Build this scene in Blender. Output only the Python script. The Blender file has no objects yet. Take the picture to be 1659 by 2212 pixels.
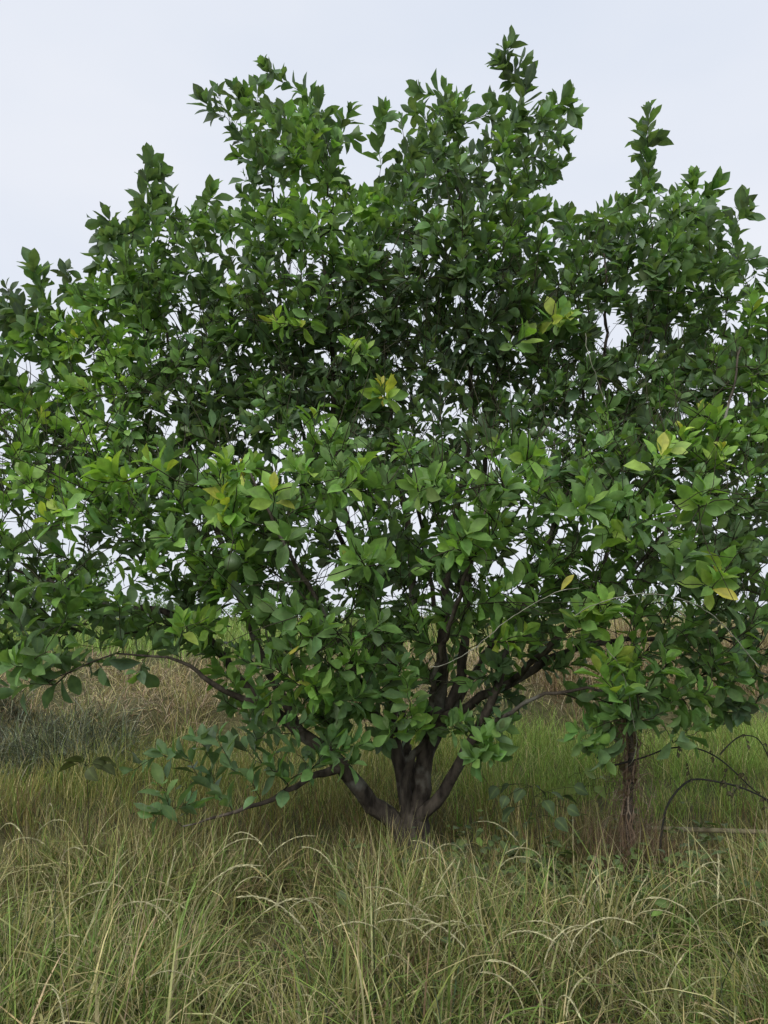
import bpy, math, random
import numpy as np
from mathutils import Vector, Matrix

random.seed(11)
rng = np.random.default_rng(11)
R = math.radians
scene = bpy.context.scene
col = scene.collection

# ------------------------------------------------------------------ camera, sky, sun, exposure
CAM = np.array([0.0, -5.3, 1.55])
PITCH = R(7.77)
FPX = 1663.0                      # focal length in pixels of a 1659 x 2212 picture
cam_d = bpy.data.cameras.new('camera')
cam = bpy.data.objects.new('camera', cam_d)
col.objects.link(cam)
cam.location = CAM
cam.rotation_euler = (R(90) + PITCH, 0, 0)
cam_d.sensor_fit = 'HORIZONTAL'
cam_d.sensor_width = 36
cam_d.lens = 36 * FPX / 1659.0
cam_d.clip_start = 0.05
cam_d.clip_end = 3000
scene.camera = cam

SUN_EL, SUN_AZ = 45, 205          # soft bright part of an overcast sky, behind the camera
world = bpy.data.worlds.new('World')
scene.world = world
world.use_nodes = True
wn, wl = world.node_tree.nodes, world.node_tree.links
wn.clear()
w_out = wn.new('ShaderNodeOutputWorld')
w_add = wn.new('ShaderNodeAddShader')
w_b1 = wn.new('ShaderNodeBackground')
w_b2 = wn.new('ShaderNodeBackground')
w_sky = wn.new('ShaderNodeTexSky')
w_sky.sky_type = 'NISHITA'
w_sky.sun_disc = False
w_sky.sun_elevation = R(SUN_EL)
w_sky.sun_rotation = R(SUN_AZ)
w_sky.air_density = 1.0
w_sky.dust_density = 4.0
wl.new(w_sky.outputs[0], w_b1.inputs[0])
w_b1.inputs[1].default_value = 0.004      # a little of the blue sky through the cloud layer
w_tc = wn.new('ShaderNodeTexCoord')
w_no = wn.new('ShaderNodeTexNoise')
w_no.inputs['Scale'].default_value = 1.6
w_no.inputs['Detail'].default_value = 4
w_map = wn.new('ShaderNodeMapping')
w_map.inputs['Scale'].default_value = (1, 1, 2.4)
wl.new(w_tc.outputs['Generated'], w_map.inputs[0])
wl.new(w_map.outputs[0], w_no.inputs[0])
w_rp = wn.new('ShaderNodeValToRGB')
w_rp.color_ramp.elements[0].position = 0.30
w_rp.color_ramp.elements[0].color = (0.70, 0.76, 0.87, 1)
w_rp.color_ramp.elements[1].position = 0.70
w_rp.color_ramp.elements[1].color = (0.83, 0.855, 0.92, 1)
wl.new(w_no.outputs[0], w_rp.inputs[0])
wl.new(w_rp.outputs[0], w_b2.inputs[0])
w_b2.inputs[1].default_value = 0.50
wl.new(w_b1.outputs[0], w_add.inputs[0])
wl.new(w_b2.outputs[0], w_add.inputs[1])
wl.new(w_add.outputs[0], w_out.inputs[0])

sun_d = bpy.data.lights.new('sun', 'SUN')
sun_d.energy = 1.5
sun_d.angle = R(60)
sun_d.color = (1.0, 0.97, 0.92)
sun = bpy.data.objects.new('sun', sun_d)
col.objects.link(sun)
sun.rotation_euler = (R(90 - SUN_EL), 0, R(180 - SUN_AZ) )
sun.location = (0, -3, 9)

scene.view_settings.view_transform = 'Standard'
scene.view_settings.look = 'None'
scene.view_settings.exposure = 1.0
scene.view_settings.gamma = 1.0
scene.view_settings.use_curve_mapping = False
scene.render.engine = 'CYCLES'
scene.cycles.max_bounces = 8
scene.cycles.diffuse_bounces = 4
scene.cycles.transmission_bounces = 4

# ------------------------------------------------------------------ helpers
FW = np.array([0, math.cos(PITCH), math.sin(PITCH)])
UPV = np.array([0, -math.sin(PITCH), math.cos(PITCH)])
RT = np.array([1.0, 0, 0])

def ray(px, py):
    return FW + (px - 829.5) / FPX * RT + (1106 - py) / FPX * UPV

def at(px, py, Y):
    d = ray(px, py)
    return CAM + d * ((Y - CAM[1]) / d[1])

def proj(p):
    v = p - CAM
    z = v @ FW
    return 829.5 + FPX * (v @ RT) / z, 1106 - FPX * (v @ UPV) / z, z

def sstep(a, b, x):
    t = np.clip((x - a) / (b - a), 0, 1)
    return t * t * (3 - 2 * t)

_tab = rng.random((64, 64))
def vnoise(x, y):
    x = np.asarray(x, float); y = np.asarray(y, float)
    xi = np.floor(x).astype(int); yi = np.floor(y).astype(int)
    fx = x - xi; fy = y - yi
    fx = fx * fx * (3 - 2 * fx); fy = fy * fy * (3 - 2 * fy)
    g = lambda a, b: _tab[a % 64, b % 64]
    return (g(xi, yi) * (1 - fx) + g(xi + 1, yi) * fx) * (1 - fy) + (g(xi, yi + 1) * (1 - fx) + g(xi + 1, yi + 1) * fx) * fy

def foot_y(x):
    return 4.4 + 0.27 * np.clip(x, -9, 9)

def height(x, y):
    x = np.asarray(x, float); y = np.asarray(y, float)
    f = foot_y(x) + 0.9 * (vnoise(x * 0.6 + 3, y * 0.0 + 7) - 0.5)
    w = 1.9 - 0.10 * np.clip(x, -6, 6)
    bank = (0.46 * sstep(0, .30, (y - f) / w) + 0.46 * sstep(.25, 1.25, (y - f) / w)) * (0.9 + 0.2 * vnoise(x * 0.8, y * 0.8 + 20))
    bank = bank + sstep(-.2, .4, (y - f) / w) * (1 - sstep(2.5, 5, y - f)) * (.22 * (vnoise(x * 1.6 + 1, y * 1.9) - .5) + .10 * (vnoise(x * 4.1, y * 4.3) - .5))
    bump = 0.05 * (vnoise(x * 1.7, y * 1.7) - 0.5) + 0.02 * (vnoise(x * 6, y * 6) - 0.5)
    near = np.exp(-((x - 0.15) ** 2 + y ** 2) / 0.5)
    return bank + bump + 0.05 * near

def nrm(v):
    return v / (np.linalg.norm(v) + 1e-9)

def tag(o, label=None, cat=None, group=None, kind=None):
    if label: o['label'] = label
    if cat: o['category'] = cat
    if group: o['group'] = group
    if kind: o['kind'] = kind
    return o

def link(name, me, mat=None, parent=None):
    o = bpy.data.objects.new(name, me)
    col.objects.link(o)
    if mat and not me.materials:
        me.materials.append(mat)
    if parent:
        o.parent = parent
    return o

def empty(name, loc=(0, 0, 0), rz=0):
    o = bpy.data.objects.new(name, None)
    o.empty_display_size = 0.1
    o.location = loc
    o.rotation_euler = (0, 0, rz)
    col.objects.link(o)
    return o

def np_mesh(name, V, polys, colors=None, mids=None, smooth=True):
    """V (n,3); polys list of int arrays each (m,k)."""
    me = bpy.data.meshes.new(name)
    V = np.ascontiguousarray(V, np.float32)
    polys = [np.asarray(p, np.int32) for p in polys if len(p)]
    loops = np.concatenate([p.ravel() for p in polys])
    tot = np.concatenate([np.full(len(p), p.shape[1], np.int32) for p in polys])
    start = np.concatenate([[0], np.cumsum(tot)[:-1]]).astype(np.int32)
    me.vertices.add(len(V)); me.loops.add(len(loops)); me.polygons.add(len(tot))
    me.vertices.foreach_set('co', V.ravel())
    me.loops.foreach_set('vertex_index', loops)
    me.polygons.foreach_set('loop_start', start)
    me.polygons.foreach_set('loop_total', tot)
    if smooth:
        me.polygons.foreach_set('use_smooth', np.ones(len(tot), bool))
    if colors is not None:
        a = me.attributes.new('tint', 'FLOAT_COLOR', 'POINT')
        c = np.ones((len(V), 4), np.float32); c[:, :3] = colors
        a.data.foreach_set('color', c.ravel())
    if mids is not None:
        a = me.attributes.new('rib', 'FLOAT', 'POINT')
        a.data.foreach_set('value', np.ascontiguousarray(mids, np.float32))
    me.update(calc_edges=True)
    return me

# ---- tubes
class Tubes:
    def __init__(self):
        self.V = []; self.F4 = []; self.F3 = []; self.n = 0; self.C = []
    def add(self, P, rad, sides=6, wob=0.0, color=None):
        P = np.asarray(P, float); m = len(P)
        if m < 2: return
        rad = np.broadcast_to(np.asarray(rad, float), (m,))
        T = np.gradient(P, axis=0); T /= (np.linalg.norm(T, axis=1)[:, None] + 1e-9)
        ref = np.array([0.31, 0.89, 0.33])
        if abs(T[0] @ ref) > 0.93: ref = np.array([0.9, 0.1, -0.4])
        u = nrm(ref - (ref @ T[0]) * T[0])
        ang = np.arange(sides) * 2 * math.pi / sides
        for i in range(m):
            u = nrm(u - (u @ T[i]) * T[i]); v = np.cross(T[i], u)
            rr = rad[i] * (1 + (wob * (rng.random(sides) - 0.5) if wob else 0))
            self.V.append(P[i] + (np.cos(ang) * rr)[:, None] * u + (np.sin(ang) * rr)[:, None] * v)
        b = self.n
        i0 = b + np.arange(m - 1)[:, None] * sides + np.arange(sides)[None]
        i1 = b + np.arange(m - 1)[:, None] * sides + ((np.arange(sides) + 1) % sides)[None]
        self.F4.append(np.stack([i0, i1, i1 + sides, i0 + sides], -1).reshape(-1, 4))
        self.V.append((P[-1] + T[-1] * rad[-1])[None])
        tipi = b + m * sides
        k = b + (m - 1) * sides + np.arange(sides); k2 = b + (m - 1) * sides + (np.arange(sides) + 1) % sides
        self.F3.append(np.stack([k, k2, np.full(sides, tipi)], -1))
        self.n = tipi + 1
        if color is not None:
            self.C.append(np.tile(np.asarray(color, float), (m * sides + 1, 1)))
    def build(self, name, mat, parent=None):
        me = np_mesh(name, np.concatenate(self.V), [np.concatenate(self.F4), np.concatenate(self.F3)],
                     np.concatenate(self.C) if self.C else None)
        return link(name, me, mat, parent)

def spline(P, step=0.08):
    """Catmull-Rom through the rows of P (any number of columns; the first three are x y z)."""
    P = np.asarray(P, float)
    Q = np.vstack([2 * P[0] - P[1], P, 2 * P[-1] - P[-2]])
    out = []
    for i in range(1, len(Q) - 2):
        p0, p1, p2, p3 = Q[i - 1], Q[i], Q[i + 1], Q[i + 2]
        n = max(2, int(np.linalg.norm(p2[:3] - p1[:3]) / step))
        for t in np.arange(n) / n:
            out.append(0.5 * ((2 * p1) + (-p0 + p2) * t + (2 * p0 - 5 * p1 + 4 * p2 - p3) * t * t + (-p0 + 3 * p1 - 3 * p2 + p3) * t ** 3))
    out.append(P[-1])
    return np.array(out)

# ------------------------------------------------------------------ materials
def new_mat(name):
    m = bpy.data.materials.new(name); m.use_nodes = True
    n, l = m.node_tree.nodes, m.node_tree.links
    n.clear()
    return m, n, l

def leafy_material(name, rough, spec, trans, rib=0.0, tcol=(1.25, 1.3, 0.55), vary=0.25):
    m, n, l = new_mat(name)
    out = n.new('ShaderNodeOutputMaterial')
    at_ = n.new('ShaderNodeAttribute'); at_.attribute_name = 'tint'
    geo = n.new('ShaderNodeNewGeometry')
    no = n.new('ShaderNodeTexNoise'); no.inputs['Scale'].default_value = 22; no.inputs['Detail'].default_value = 3
    l.new(geo.outputs['Position'], no.inputs['Vector'])
    mr = n.new('ShaderNodeMapRange'); mr.inputs[1].default_value = 0.3; mr.inputs[2].default_value = 0.7
    mr.inputs[3].default_value = 1 - vary; mr.inputs[4].default_value = 1 + vary
    l.new(no.outputs[0], mr.inputs[0])
    mul = n.new('ShaderNodeVectorMath'); mul.operation = 'SCALE'
    l.new(at_.outputs['Color'], mul.inputs[0]); l.new(mr.outputs[0], mul.inputs['Scale'])
    csock = mul.outputs[0]
    if rib > 0:
        ra = n.new('ShaderNodeAttribute'); ra.attribute_name = 'rib'
        pw = n.new('ShaderNodeMath'); pw.operation = 'POWER'; pw.inputs[1].default_value = 7
        l.new(ra.outputs['Fac'], pw.inputs[0])
        sc = n.new('ShaderNodeMath'); sc.operation = 'MULTIPLY'; sc.inputs[1].default_value = rib
        l.new(pw.outputs[0], sc.inputs[0])
        mx = n.new('ShaderNodeMix'); mx.data_type = 'RGBA'
        l.new(sc.outputs[0], mx.inputs[0]); l.new(csock, mx.inputs[6])
        mx.inputs[7].default_value = (0.22, 0.30, 0.10, 1)
        csock = mx.outputs[2]
    bs = n.new('ShaderNodeBsdfPrincipled')
    bs.inputs['Roughness'].default_value = rough
    bs.inputs['Specular IOR Level'].default_value = spec
    l.new(csock, bs.inputs['Base Color'])
    tr = n.new('ShaderNodeBsdfTranslucent')
    tm = n.new('ShaderNodeVectorMath'); tm.operation = 'MULTIPLY'; tm.inputs[1].default_value = tcol
    l.new(csock, tm.inputs[0]); l.new(tm.outputs[0], tr.inputs[0])
    ms = n.new('ShaderNodeMixShader'); ms.inputs[0].default_value = trans
    l.new(bs.outputs[0], ms.inputs[1]); l.new(tr.outputs[0], ms.inputs[2])
    l.new(ms.outputs[0], out.inputs[0])
    return m

def bark_material(name, c1, c2, c3, scale=9.0, bump=0.5):
    m, n, l = new_mat(name)
    out = n.new('ShaderNodeOutputMaterial')
    tc = n.new('ShaderNodeTexCoord')
    mp = n.new('ShaderNodeMapping'); mp.inputs['Scale'].default_value = (1, 1, 0.35)
    l.new(tc.outputs['Object'], mp.inputs[0])
    n1 = n.new('ShaderNodeTexNoise'); n1.inputs['Scale'].default_value = scale * 3; n1.inputs['Detail'].default_value = 7
    n2 = n.new('ShaderNodeTexNoise'); n2.inputs['Scale'].default_value = scale * 0.8; n2.inputs['Detail'].default_value = 4
    l.new(mp.outputs[0], n1.inputs[0]); l.new(tc.outputs['Object'], n2.inputs[0])
    r1 = n.new('ShaderNodeValToRGB')
    r1.color_ramp.elements[0].position = 0.32; r1.color_ramp.elements[0].color = (*c1, 1)
    r1.color_ramp.elements[1].position = 0.68; r1.color_ramp.elements[1].color = (*c2, 1)
    l.new(n1.outputs[0], r1.inputs[0])
    r2 = n.new('ShaderNodeValToRGB')
    r2.color_ramp.elements[0].position = 0.55; r2.color_ramp.elements[0].color = (0, 0, 0, 1)
    r2.color_ramp.elements[1].position = 0.68; r2.color_ramp.elements[1].color = (1, 1, 1, 1)
    l.new(n2.outputs[0], r2.inputs[0])
    mx = n.new('ShaderNodeMix'); mx.data_type = 'RGBA'
    l.new(r2.outputs[0], mx.inputs[0]); l.new(r1.outputs[0], mx.inputs[6]); mx.inputs[7].default_value = (*c3, 1)
    bs = n.new('ShaderNodeBsdfPrincipled'); bs.inputs['Roughness'].default_value = 0.9
    bs.inputs['Specular IOR Level'].default_value = 0.15
    l.new(mx.outputs[2], bs.inputs['Base Color'])
    bp = n.new('ShaderNodeBump'); bp.inputs['Strength'].default_value = bump; bp.inputs['Distance'].default_value = 0.018
    l.new(n1.outputs[0], bp.inputs['Height']); l.new(bp.outputs[0], bs.inputs['Normal'])
    l.new(bs.outputs[0], out.inputs[0])
    return m

M_LEAF = leafy_material('leaf', 0.50, 0.34, 0.40, rib=0.25)
M_GRASS = leafy_material('grass', 0.7, 0.15, 0.22, tcol=(1.1, 1.1, 0.7))
M_WEED = leafy_material('weed_leaf', 0.6, 0.2, 0.25, rib=0.35)
M_BARK = bark_material('bark', (0.022, 0.018, 0.015), (0.105, 0.088, 0.070), (0.17, 0.165, 0.14), 7.0, 1.0)
M_TWIG = bark_material('twig_bark', (0.022, 0.024, 0.015), (0.055, 0.052, 0.03), (0.07, 0.07, 0.045), 20, 0.2)
M_DRYVINE = bark_material('dry_vine', (0.09, 0.06, 0.04), (0.26, 0.19, 0.13), (0.32, 0.27, 0.21), 14, 0.4)
M_GREYVINE = bark_material('grey_vine', (0.13, 0.13, 0.10), (0.26, 0.26, 0.20), (0.3, 0.3, 0.25), 14, 0.2)
M_BAMBOO = bark_material('bamboo', (0.10, 0.085, 0.05), (0.28, 0.25, 0.16), (0.16, 0.15, 0.10), 8, 0.3)
M_CANE = bark_material('cane', (0.012, 0.014, 0.012), (0.035, 0.035, 0.028), (0.04, 0.03, 0.025), 20, 0.2)

def ground_material():
    m, n, l = new_mat('soil_and_litter')
    out = n.new('ShaderNodeOutputMaterial')
    geo = n.new('ShaderNodeNewGeometry')
    n1 = n.new('ShaderNodeTexNoise'); n1.inputs['Scale'].default_value = 18; n1.inputs['Detail'].default_value = 8
    n2 = n.new('ShaderNodeTexNoise'); n2.inputs['Scale'].default_value = 0.9; n2.inputs['Detail'].default_value = 5
    l.new(geo.outputs['Position'], n1.inputs['Vector']); l.new(geo.outputs['Position'], n2.inputs['Vector'])
    r1 = n.new('ShaderNodeValToRGB')
    r1.color_ramp.elements[0].position = 0.3; r1.color_ramp.elements[0].color = (0.035, 0.03, 0.018, 1)
    r1.color_ramp.elements[1].position = 0.75; r1.color_ramp.elements[1].color = (0.15, 0.125, 0.07, 1)
    l.new(n1.outputs[0], r1.inputs[0])
    r2 = n.new('ShaderNodeValToRGB')
    r2.color_ramp.elements[0].position = 0.4; r2.color_ramp.elements[0].color = (0.05, 0.07, 0.025, 1)
    r2.color_ramp.elements[1].position = 0.65; r2.color_ramp.elements[1].color = (0.13, 0.13, 0.06, 1)
    l.new(n2.outputs[0], r2.inputs[0])
    mx = n.new('ShaderNodeMix'); mx.data_type = 'RGBA'; mx.inputs[0].default_value = 0.45
    l.new(r1.outputs[0], mx.inputs[6]); l.new(r2.outputs[0], mx.inputs[7])
    bs = n.new('ShaderNodeBsdfPrincipled'); bs.inputs['Roughness'].default_value = 0.95
    bs.inputs['Specular IOR Level'].default_value = 0.05
    l.new(mx.outputs[2], bs.inputs['Base Color'])
    bp = n.new('ShaderNodeBump'); bp.inputs['Strength'].default_value = 0.8; bp.inputs['Distance'].default_value = 0.03
    l.new(n1.outputs[0], bp.inputs['Height']); l.new(bp.outputs[0], bs.inputs['Normal'])
    l.new(bs.outputs[0], out.inputs[0])
    return m
M_GROUND = ground_material()

# ------------------------------------------------------------------ ground
fine_x = np.arange(-9, 9.01, 0.15); fine_y = np.arange(-7, 13.01, 0.15)
far = np.array([14, 22, 40, 80, 160, 320, 640, 1200.0])
xs = np.concatenate([-far[::-1], fine_x, far]); ys = np.concatenate([-far[::-1], fine_y, far + 4])
GX, GY = np.meshgrid(xs, ys)
GZ = height(GX, GY)
V = np.stack([GX, GY, GZ], -1).reshape(-1, 3)
nx, ny = len(xs), len(ys)
i = (np.arange(ny - 1)[:, None] * nx + np.arange(nx - 1)[None]).ravel()
g = link('ground', np_mesh('ground', V, [np.stack([i, i + 1, i + nx + 1, i + nx], -1)]), M_GROUND)
tag(g, 'rough grassy ground rising in a low bank behind the tree', kind='structure')

# ------------------------------------------------------------------ the citrus tree
tree = empty('citrus_tree', (0.16, 0.0, float(height(0.16, 0.0))))
tag(tree, 'broad leafy green citrus tree with several stems forking low above the grass', 'tree')
TREE0 = np.array(tree.location)

# main stems: traced points (x, y, depth, radius)
LIMBS = [
    # low left limb and its two continuations
    ('limb', [(872, 1800, -.02, .080), (838, 1762, -.05, .072), (803, 1737, -.10, .066), (768, 1693, -.17, .062), (740, 1655, -.22, .058), (700, 1618, -.26, .050), (648, 1580, -.30, .046), (585, 1530, -.32, .040), (520, 1470, -.3, .034), (470, 1400, -.25, .030), (400, 1342, -.2, .027), (330, 1318, -.15, .024), (250, 1314, -.1, .019), (140, 1270, 0, .015), (0, 1220, .1, .010)]),
    ('limb', [(740, 1655, -.22, .040), (683, 1677, -.36, .024), (640, 1700, -.46, .019), (587, 1727, -.55, .016), (510, 1752, -.62, .012), (445, 1772, -.66, .008), (395, 1785, -.68, .005)]),
    ('limb', [(585, 1530, -.32, .030), (510, 1505, -.42, .022), (462, 1478, -.5, .019), (428, 1450, -.55, .014), (394, 1428, -.58, .011), (320, 1418, -.6, .008), (250, 1414, -.62, .0065), (180, 1440, -.62, .005), (107, 1472, -.6, .004)]),
    ('limb', [(648, 1580, -.30, .036), (600, 1490, -.15, .032), (560, 1400, 0, .030), (520, 1300, .12, .027), (480, 1180, .25, .024), (440, 1060, .35, .020), (400, 920, .4, .016), (370, 780, .4, .012), (345, 620, .35, .009), (330, 480, .3, .006)]),
    # left upright stem
    ('limb', [(884, 1775, .02, .062), (868, 1690, .04, .054), (853, 1600, .06, .050), (844, 1500, .08, .046), (847, 1440, .09, .044), (862, 1386, .10, .043), (884, 1335, .11, .038), (892, 1280, .14, .034), (885, 1180, .2, .030), (868, 1060, .25, .026), (850, 940, .2, .022), (835, 800, .15, .018), (830, 650, .1, .014), (820, 520, .1, .010), (815, 420, .1, .006)]),
    ('limb', [(862, 1386, .10, .034), (826, 1342, .0, .028), (790, 1255, -.1, .026), (745, 1120, -.15, .024), (724, 980, -.18, .022), (720, 850, -.15, .020), (716, 720, -.1, .018), (702, 600, -.05, .015), (694, 500, 0, .012), (702, 400, .05, .009), (690, 290, .1, .006)]),
    # small cross stem
    ('limb', [(878, 1770, -.06, .040), (872, 1690, -.06, .032), (894, 1630, -.05, .029), (926, 1593, -.03, .027), (950, 1560, .0, .026), (962, 1500, .1, .024), (958, 1400, .3, .022), (930, 1250, .6, .020), (905, 1100, .8, .016), (890, 900, .9, .013), (880, 700, .9, .010), (900, 450, .8, .006)]),
    # centre right stem and its forks
    ('limb', [(905, 1780, .0, .075), (910, 1705, .0, .068), (919, 1618, .0, .062), (944, 1546, .0, .055), (952, 1475, .0, .045), (956, 1400, .02, .040), (960, 1330, .04, .036), (968, 1230, .08, .030), (985, 1100, .1, .026), (1012, 960, .05, .022), (1018, 840, .0, .020), (1010, 700, -.05, .016), (1005, 560, -.05, .012), (990, 420, -.05, .009), (970, 300, .0, .006)]),
    ('limb', [(944, 1546, .0, .045), (978, 1512, .06, .042), (995, 1455, .10, .040), (1005, 1385, .14, .036), (1006, 1320, .18, .032), (1018, 1200, .28, .028), (1040, 1050, .35, .024), (1060, 900, .4, .020), (1075, 750, .4, .017), (1090, 600, .35, .013), (1095, 440, .3, .010), (1100, 300, .25, .007)]),
    ('limb', [(944, 1550, -.02, .042), (987, 1539, -.08, .037), (1041, 1507, -.1, .033), (1098, 1478, -.12, .031), (1154, 1444, -.12, .029), (1208, 1414, -.1, .026), (1251, 1399, -.05, .024), (1330, 1385, 0, .021), (1420, 1380, .1, .018), (1520, 1372, .2, .014), (1640, 1340, .3, .010), (1750, 1290, .4, .007)]),
    ('limb', [(1154, 1444, -.12, .022), (1220, 1360, .1, .020), (1290, 1250, .3, .018), (1340, 1100, .45, .016), (1380, 930, .5, .013), (1400, 760, .5, .011), (1410, 580, .4, .008), (1405, 430, .3, .006)]),
    # right limb
    ('limb', [(898, 1770, -.04, .056), (941, 1732, -.10, .047), (970, 1689, -.15, .043), (995, 1646, -.2, .040), (1016, 1600, -.25, .037), (1041, 1553, -.3, .034), (1070, 1500, -.36, .031), (1081, 1455, -.4, .028), (1110, 1370, -.42, .025), (1160, 1240, -.42, .022), (1210, 1100, -.38, .019), (1260, 950, -.3, .016), (1300, 800, -.2, .013), (1310, 640, -.1, .010), (1300, 500, 0, .006)]),
    ('limb', [(1041, 1553, -.3, .018), (1083, 1553, -.36, .015), (1154, 1510, -.45, .013), (1208, 1496, -.5, .012), (1294, 1489, -.6, .009), (1350, 1500, -.65, .006)]),
    ('limb', [(1098, 1478, -.12, .024), (1180, 1400, -.4, .021), (1270, 1320, -.6, .018), (1380, 1220, -.7, .015), (1480, 1080, -.65, .012), (1560, 920, -.5, .010), (1600, 750, -.3, .007)]),
    # stems growing away from and towards the viewer that fill the crown
    ('limb', [(895, 1770, .06, .050), (890, 1690, .25, .044), (870, 1560, .55, .038), (830, 1400, .85, .032), (760, 1220, 1.05, .026), (680, 1020, 1.15, .020), (620, 800, 1.1, .015), (600, 560, .9, .010), (585, 360, .6, .007)]),
    ('limb', [(919, 1650, .05, .040), (960, 1560, .4, .035), (1040, 1430, .7, .030), (1140, 1270, 1.0, .025), (1220, 1080, 1.15, .020), (1260, 860, 1.1, .014), (1250, 640, .9, .009)]),
    ('limb', [(853, 1600, .06, .030), (810, 1540, -.25, .025), (760, 1440, -.5, .021), (700, 1330, -.75, .018), (640, 1220, -.9, .014), (580, 1110, -.95, .010), (540, 1020, -.95, .006)]),
    ('limb', [(926, 1593, -.03, .026), (930, 1520, -.3, .022), (950, 1420, -.55, .018), (985, 1310, -.8, .015), (1020, 1200, -.95, .011), (1050, 1100, -1.0, .007)]),
]

nodes_P, nodes_D, nodes_par = [], [], []
limb_chains = []
def add_chain_nodes(P, parent):
    ids = []
    for k in range(len(P)):
        d = nrm(P[min(k + 1, len(P) - 1)] - P[max(k - 1, 0)])
        nodes_P.append(P[k]); nodes_D.append(d)
        nodes_par.append(parent if k == 0 else len(nodes_P) - 2)
        ids.append(len(nodes_P) - 1)
    return ids

for nm, pts in LIMBS:
    A = np.array([[*at(px, py, Y), r] for px, py, Y, r in pts])
    S = spline(A, 0.07)
    S[1:-1, :3] += rng.normal(0, 0.006, (len(S) - 2, 3))
    par = -1
    if nodes_P:
        dd = np.linalg.norm(np.array(nodes_P) - S[0, :3], axis=1)
        if dd.min() < 0.12: par = int(dd.argmin())
    ids = add_chain_nodes(S[:, :3], par)
    limb_chains.append((ids, S[:, 3] * .88))
n_limb_nodes = len(nodes_P)

# ---- crown outline in picture coordinates, used with a depth of its own for every point
TOP = [(-330, 900), (-240, 760), (-60, 660), (20, 650), (70, 640), (110, 640), (170, 600), (205, 580), (215, 490), (260, 480), (285, 470), (300, 420), (365, 420), (390, 450), (430, 440), (470, 420), (510, 440), (500, 350), (490, 290), (470, 230), (520, 215), (570, 205), (640, 215), (700, 215), (745, 250), (755, 300), (738, 370), (768, 410), (828, 385), (850, 320), (845, 260), (870, 230), (910, 200), (970, 200), (1030, 215), (1075, 225), (1130, 215), (1200, 220), (1230, 235), (1215, 290), (1220, 350), (1190, 425), (1240, 455), (1300, 440), (1350, 395), (1400, 365), (1470, 395), (1540, 410), (1575, 460), (1570, 540), (1620, 590), (1700, 610), (1880, 720), (2020, 900), (2060, 1150)]
LOW = [(1960, 1430), (1800, 1530), (1659, 1540), (1560, 1590), (1480, 1570), (1400, 1560), (1330, 1620), (1265, 1600), (1235, 1490), (1170, 1470), (1110, 1600), (1040, 1640), (980, 1590), (900, 1590), (840, 1640), (760, 1640), (690, 1600), (600, 1620), (520, 1560), (450, 1490), (425, 1420), (300, 1385), (150, 1410), (60, 1480), (-60, 1490), (-260, 1380), (-360, 1150)]
POLY = np.array(TOP + LOW, float)
def inside(px, py):
    c = np.zeros(px.shape, bool)
    x1, y1 = POLY[:, 0], POLY[:, 1]; x2, y2 = np.roll(x1, -1), np.roll(y1, -1)
    for a, b, c2, d in zip(x1, y1, x2, y2):
        cond = ((b > py) != (d > py))
        c ^= cond & (px < (c2 - a) * (py - b) / (d - b + 1e-9) + a)
    return c
def edge_dist(px, py):
    best = np.full(px.shape, 1e9)
    x1, y1 = POLY[:, 0], POLY[:, 1]; x2, y2 = np.roll(x1, -1), np.roll(y1, -1)
    for a, b, c2, d in zip(x1, y1, x2, y2):
        vx, vy = c2 - a, d - b
        t = np.clip(((px - a) * vx + (py - b) * vy) / (vx * vx + vy * vy + 1e-9), 0, 1)
        best = np.minimum(best, np.hypot(px - a - t * vx, py - b - t * vy))
    return best

# see-through places of the crown: (x, y, rx, ry, keep)
GAPS = [(400, 690, 40, 55, .25), (1325, 700, 50, 60, .1), (950, 880, 110, 60, .45), (1010, 1000, 140, 60, .6), (60, 790, 45, 60, .15),
        (140, 720, 25, 30, .3), (110, 985, 70, 50, .3), (320, 1285, 70, 40, .1), (640, 990, 90, 50, .5), (930, 1130, 120, 50, .5),
        (960, 1300, 100, 60, .35), (130, 1180, 110, 35, .35), (260, 1210, 120, 50, .45), (800, 1130, 60, 60, .5), (700, 960, 60, 40, .5),
        (1130, 1090, 60, 60, .5), (1500, 1310, 160, 50, .4), (640, 400, 40, 70, .45), (700, 430, 40, 60, .4), (780, 400, 20, 30, .1),
        (760, 330, 30, 60, .2), (1210, 430, 30, 25, .2), (1300, 560, 30, 60, .4), (960, 1440, 110, 110, .3), (1110, 1420, 70, 50, .4),
        (1170, 1480, 80, 50, .2), (540, 1290, 80, 50, .5), (480, 980, 60, 30, .4), (200, 880, 20, 30, .4), (1150, 860, 60, 60, .45),
        (1240, 900, 50, 60, .5), (1150, 1240, 60, 60, .6), (1330, 850, 40, 50, .5), (930, 420, 40, 70, .6), (480, 1440, 40, 40, .3)]

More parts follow.
